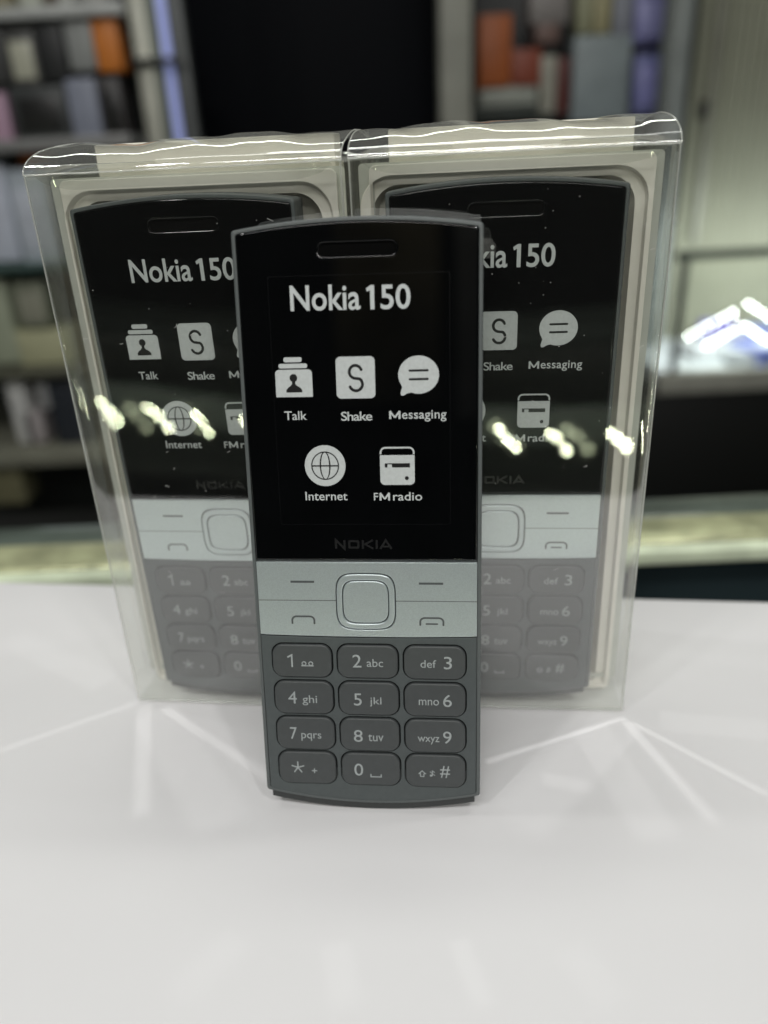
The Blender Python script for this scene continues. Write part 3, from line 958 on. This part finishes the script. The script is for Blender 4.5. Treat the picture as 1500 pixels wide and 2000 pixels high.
for r, c, c2, lab in (
    ((-60, 52, 10, 165), (0.05, 0.05, 0.05), None, 'black case box at the outer end of the upper shelf row'),
    ((15, 58, 72, 168), (0.09, 0.09, 0.085), (0.50, 0.50, 0.40), 'dark box showing a cream phone case, upper shelf row'),
    ((75, 48, 126, 160), (0.020, 0.021, 0.022), None, 'black case box between the cream case and the pale grey box'),
    ((130, 38, 182, 138), (0.30, 0.31, 0.30), None, 'pale grey case box beside the orange box'),
    ((184, 33, 232, 140), (0.66, 0.21, 0.03), None, 'bright orange box at the post end of the upper shelf row'),
    ((-40, 180, 18, 290), (0.46, 0.30, 0.40), None, 'pink case box at the outer end of the second row'),
    ((24, 168, 132, 272), (0.045, 0.05, 0.05), (0.018, 0.018, 0.018), 'wide dark case box below the cream case'),
    ((135, 152, 193, 272), (0.26, 0.28, 0.35), None, 'lavender grey case box below the pale grey one'),
    ((198, 150, 240, 272), (0.06, 0.055, 0.055), (0.012, 0.012, 0.012), 'slim box with a black case at the post end of the second row')):
    case_box('case_box', r, YR - 8, 40, c, lab, 'box', G, c2)
for r, c, lab in (((-30, -30, 18, 18), (0.26, 0.24, 0.16), 'small tan carton on the top shelf'), ((36, -30, 78, 16), (0.45, 0.47, 0.40), 'small cream carton on the top shelf'),
                  ((84, -30, 108, 14), (0.10, 0.08, 0.05), 'small brown carton on the top shelf'), ((112, -30, 140, 13), (0.38, 0.39, 0.36), 'small grey carton on the top shelf'), ((160, -30, 206, 12), (0.30, 0.30, 0.28), 'small dark grey carton nearest the post on the top shelf')):
    case_box('carton', r, YR + 10, 40, c, lab, 'carton', 'cartons on the top shelf')
for r, c, c2, lab in (((36, 296, 72, 318), (0.42, 0.12, 0.03), None, 'low orange packet under the second shelf board'), ((-60, 322, 22, 512), (0.62, 0.66, 0.76), None, 'tall white blue pack on the glass shelf'),
                      ((28, 330, 100, 512), (0.52, 0.58, 0.64), (0.62, 0.66, 0.74), 'pale blue pack on the glass shelf nearest the clear box'),
                      ((-40, 545, 24, 712), (0.42, 0.46, 0.34), None, 'greenish pack under the glass shelf'), ((30, 550, 92, 640), (0.24, 0.26, 0.19), (0.34, 0.34, 0.27), 'olive pack with a cream patch under the glass shelf'),
                      ((36, 645, 140, 712), (0.52, 0.52, 0.33), None, 'yellowish carton lying under the glass shelf'), ((22, 742, 56, 866), (0.7, 0.7, 0.68), None, 'upright white bottle box on the lower shelf'),
                      ((74, 748, 96, 800), (0.36, 0.36, 0.36), None, 'small white packet on the lower shelf'), ((50, 805, 84, 866), (0.46, 0.42, 0.42), None, 'pinkish packet at the foot of the lower shelf'), ((100, 740, 170, 866), (0.03, 0.035, 0.045), None, 'black carton on the lower shelf'),
                      ((-40, 890, 42, 985), (0.20, 0.19, 0.11), None, 'olive brown carton below the lower shelf')):
    case_box('pack', r, YR + 5, 60, c, lab, 'pack', 'packs on the lower shelves', c2)

# black panel in the middle
bp = empty('black_panel')
tag(bp, 'wide black panel between the shelf rack and the pale pillar', 'panel')
YB = 1650
a, b, z0, z1 = span(356, -120, 868, 700, YB)
link('panel_sheet', boxm(a, YB, z0 - 300, b, YB + 30, z1 + 200, 4), mat('panel_black', (0.0015, 0.0020, 0.0035), 0.6, spec=0.08), bp)
link('panel_strip', boxm(a, YB - 12, z0 - 300, a + 22, YB - 0.5, z1 + 200, 2), cm((0.035, 0.035, 0.004)), bp)
# pillar and goods beyond
def upright(name, x0, x1, Y, dep, c, label, cat, rough=0.5):
    A, B = at(x0, 120, Y), at(x1, 120, Y)
    o = link(name, boxm(A.x, Y, -898, B.x, Y + dep, 1100, 4), cm(c, rough))
    return tag(o, label, cat)
upright('pillar', 860, 922, 1500, 60, (0.27, 0.27, 0.23), 'pale grey upright pillar beside the black panel', 'pillar')
upright('door_frame', 1310, 1348, 1450, 60, (0.23, 0.25, 0.24), 'grey metal upright between the purple boxes and the shutter', 'frame')
cb = empty('goods_cabinet')
tag(cb, 'dark cabinet of goods between the pale pillar and the grey upright', 'cabinet')
a, b, z0, z1 = span(924, -120, 1312, 480, 1760)
link('cabinet_back', boxm(a, 1760, z0 - 200, b, 1775, z1 + 150, 1), cm((0.012, 0.013, 0.013)), cb)
slab('cabinet_shelf', (924, 205, 1312, 222), 1600, 150, (0.05, 0.06, 0.05), parent=cb)
G2 = 'goods in the dark cabinet'
for nm, r, c, c2, lab, cat in (
    ('pack', (936, 28, 998, 176), (0.34, 0.085, 0.015), None, 'tall dull orange pack in the dark cabinet', 'pack'),
    ('pack', (1000, 95, 1056, 172), (0.22, 0.045, 0.02), None, 'dark red pack behind the white packets', 'pack'),
    ('carton', (1036, -20, 1112, 46), (0.22, 0.20, 0.19), None, 'pinkish grey carton up in the dark cabinet', 'carton'),
    ('carton', (1048, 46, 1092, 84), (0.16, 0.10, 0.085), None, 'small reddish carton under the pinkish one', 'carton'),
    ('packet', (938, 166, 1048, 206), (0.30, 0.31, 0.27), None, 'low pile of whitish packets on the cabinet shelf', 'packet'),
    ('carton', (1056, 108, 1086, 222), (0.30, 0.29, 0.24), None, 'slim upright cream carton in the cabinet', 'carton'),
    ('carton', (1088, 112, 1112, 222), (0.10, 0.022, 0.018), None, 'slim dark red carton beside the cream one', 'carton'),
    ('pack', (1120, 68, 1230, 236), (0.235, 0.27, 0.28), None, 'wide blue grey panel pack in the cabinet', 'pack'),
    ('carton', (1130, -20, 1156, 66), (0.30, 0.30, 0.19), None, 'olive carton on top of the blue grey pack', 'carton'),
    ('carton', (1160, -20, 1194, 66), (0.33, 0.30, 0.17), None, 'tan carton on top of the blue grey pack', 'carton'),
    ('carton', (1200, -20, 1236, 70), (0.24, 0.25, 0.29), None, 'grey carton beside the tan one on top', 'carton'),
    ('box', (1240, -20, 1308, 84), (0.17, 0.17, 0.36), (0.30, 0.30, 0.55), 'purple box, upper of the two by the grey upright', 'box'),
    ('box', (1240, 104, 1306, 222), (0.16, 0.17, 0.36), (0.27, 0.27, 0.55), 'purple box, lower of the two by the grey upright', 'box')):
    case_box(nm, r, 1590, 60, c, lab, cat, G2, c2)
# shutter
sh = empty('roller_shutter')
tag(sh, 'olive grey ribbed shutter with a small dark keyhole', 'shutter')
A, B = at(1346, 200, 1500), at(1760, 200, 1500)
n = 26
P, Fc = [], []
for k in range(n * 4 + 1):
    xx = A.x + (B.x - A.x) * k / (n * 4)
    yy = 1500 + (0, 3, 6, 3)[k % 4]
    P += [(xx, yy, -880), (xx, yy, 1000)]
for k in range(n * 4): Fc.append((2 * k, 2 * k + 2, 2 * k + 3, 2 * k + 1))
link('slats', mesh(P, Fc), mat('shutter_paint', (0.29, 0.295, 0.225), 0.55, noise=0.10, nscale=6), sh)
slab('keyhole', (1367, 196, 1388, 232), 1492, 5, (0.008, 0.008, 0.007), parent=sh)
slab('cover_strip', (1392, -200, 1406, 470), 1490, 8, (0.25, 0.25, 0.20), parent=sh)

# lit glass case on the right
gc = empty('glass_case')
tag(gc, 'lit white glass case of small blue and silver goods on a black base', 'display case')
YC = 1250
a, b, z0, z1 = span(1310, 478, 1900, 752, YC)
zf = at(1410, 722, YC).z
link('base_cabinet', boxm(a - 60, YC - 4, -898, b, YC + 420, z0 - 1, 2), cm((0.002, 0.0025, 0.002)), gc)
link('trim', boxm(a - 10, YC - 10, z0, b, YC + 10, zf, 2), cm((0.36, 0.36, 0.31)), gc)
link('case_floor', boxm(a, YC + 11, z0, b, YC + 400, zf - 6, 1), cm((0.62, 0.66, 0.68)), gc)
link('case_back', boxm(a, YC + 400, z0, b, YC + 408, z1, 1), cm((0.62, 0.66, 0.64)), gc)
link('top_frame', boxm(a, YC - 8, z1 - 12, b, YC + 8, z1, 1), cm((0.07, 0.09, 0.075)), gc)
pa = at(1328, 600, YC)
link('corner_frame', boxm(pa.x - 4, YC - 8, zf, pa.x + 4, YC + 8, z1 - 12, 1), cm((0.07, 0.085, 0.075)), gc)
area('case_lamp', ((a + b) / 2 * S, (YC + 30) * S, (z1 - 15) * S), ((a + b) / 2 * S, (YC + 260) * S, zf * S), (b - a - 30) * S, 0.02, 1.4, (0.92, 1.0, 0.98)).parent = gc
link('front_glass', mesh([(pa.x, YC, zf), (b, YC, zf), (b, YC, z1 - 12), (pa.x, YC, z1 - 12)], [(0, 1, 2, 3)]), film('case_glass', 1.5, haze=0.0), gc)
rg = random.Random(11)
i = 0
names = ['navy earphone packet', 'blue charger packet', 'silver cable packet', 'violet memory card packet', 'white adapter packet', 'copper coloured packet', 'green card packet']
cols = [(0.10, 0.12, 0.40), (0.16, 0.20, 0.52), (0.5, 0.53, 0.55), (0.16, 0.13, 0.42), (0.66, 0.68, 0.70), (0.30, 0.15, 0.10), (0.10, 0.28, 0.18)]
spots = ['by the corner frame of the glass case', 'behind the corner frame of the glass case', 'at the front of the glass case', 'in the middle of the glass case', 'at the back of the glass case', 'near the copper packet in the glass case']
for k, (px, py, kk) in enumerate(((1345, 620, 0), (1368, 560, 2), (1395, 566, 3), (1420, 588, 5), (1452, 555, 1), (1478, 650, 1), (1410, 622, 6), (1360, 690, 4), (1440, 700, 2), (1485, 700, 1), (1330, 545, 4), (1495, 600, 5), (1425, 660, 4), (1390, 650, 3))):
    # find where the line of sight meets the case floor
    v = fwd + RT * ((px - 750) / FPX) - UP * ((py - 1000) / FPX)
    tt = (zf - 2 - CAM_H) / v.z
    X, Yy = v.x * tt, v.y * tt
    Yy = min(max(Yy, YC + 40), YC + 360)
    X = at(px, py, Yy).x
    wd, dp, hh = rg.uniform(38, 66), rg.uniform(50, 90), rg.uniform(8, 34)
    t = empty('goods_packet', Matrix.Translation(Vector((X, Yy, zf - 5.5)) * S) @ Matrix.Rotation(rg.uniform(-0.6, 0.6), 4, 'Z'))
    link('wrapper', boxm(-wd / 2, -dp / 2, 0, wd / 2, dp / 2, hh, 2), cm(cols[kk], 0.3), t)
    link('foil_print', boxm(-wd * 0.35, -dp * 0.35, hh + 0.4, wd * 0.35, dp * 0.1, hh + 1.0, 0.2), cm((0.55, 0.58, 0.63), 0.5), t)
    where = ('close to the corner frame' if px < 1370 else 'nearest the picture edge' if px > 1470 else 'around the middle')
    lay = ('in the back row' if py < 580 else 'in the centre row' if py < 640 else 'in the front row')
    tag(t, f'{names[kk]} {lay} of the glass case, {where}', 'packet', 'packets in the glass case')
# glowing beads added for glints that read as rings of light
for k, (px, py, nb, dx, dy) in enumerate(((1346, 656, 6, 17, -9), (1382, 674, 5, 16, -9), (1458, 640, 4, 13, 8), (1462, 594, 5, 14, 9))):
    P0 = at(px, py, YC + 60)
    Q0 = at(px + dx * (nb - 1), py + dy * (nb - 1), YC + 60)
    bm = bmesh.new()
    for j in range(nb):
        c = P0.lerp(Q0, j / max(1, nb - 1))
        bmesh.ops.create_uvsphere(bm, u_segments=10, v_segments=6, radius=1.2 * S, matrix=Matrix.Translation(c * S))
    me = bpy.data.meshes.new('m'); bm.to_mesh(me); bm.free()
    o = link('glint_beads', me, MC.setdefault('bead', emit('glint_glow', (0.92, 1.0, 0.95), 75)))
    tag(o, ('string of glowing beads put in as glints nearest the corner frame of the glass case', 'lower string of glowing beads put in as glints in the glass case', 'short string of glowing beads put in as glints at the picture edge', 'upper string of glowing beads put in as glints at the picture edge')[k], 'light string', 'glowing glint beads in the glass case')

# ------------------------------------------------------------------ lit counter across the aisle (seen as a reflection in the clear boxes)
dc = empty('aisle_counter')
tag(dc, 'dark display counter with a row of small lamps, seen reflected in the clear boxes', 'counter')
link('counter_body', boxm(-2800, -1300, -898, 2000, -960, -420, 4), cm((0.02, 0.022, 0.02)), dc)
link('counter_back', boxm(-2800, -1300, -420, 2000, -1290, -330, 2), cm((0.24, 0.27, 0.25)), dc)
link('shaded_upper_back', boxm(-2800, -1300, -329, 2000, -1290, -131, 2), cm((0.012, 0.013, 0.012)), dc)  # upper back painted dark, so only the lower part looks lit
link('counter_top', boxm(-2800, -1290, -130, 2000, -960, -118, 2), cm((0.05, 0.06, 0.05), 0.3), dc)
bm = bmesh.new()
rb = random.Random(4)
x = -2500
while x < 1700:
    dense = 330 < x < 620
    for q in range(3):
        c = Vector((x + q * 18, -950 + q * 3, -276 - q * 16 + rb.uniform(-4, 4)))
        bmesh.ops.create_uvsphere(bm, u_segments=10, v_segments=6, radius=2.3 * S, matrix=Matrix.Translation(c * S) @ Matrix.Diagonal((2.2, 1, 1, 1)))
    x += 45 if dense else rb.choice((120, 135, 150))
me = bpy.data.meshes.new('m'); bm.to_mesh(me); bm.free()
link('lamp_row', me, emit('lamp_bead', (0.92, 1.0, 0.68), 130), dc)
area('counter_lamp', (-0.45, -1.00, -0.14), (-0.45, -1.29, -0.34), 2.0, 0.03, 2.0, (0.95, 1.0, 0.90)).parent = dc
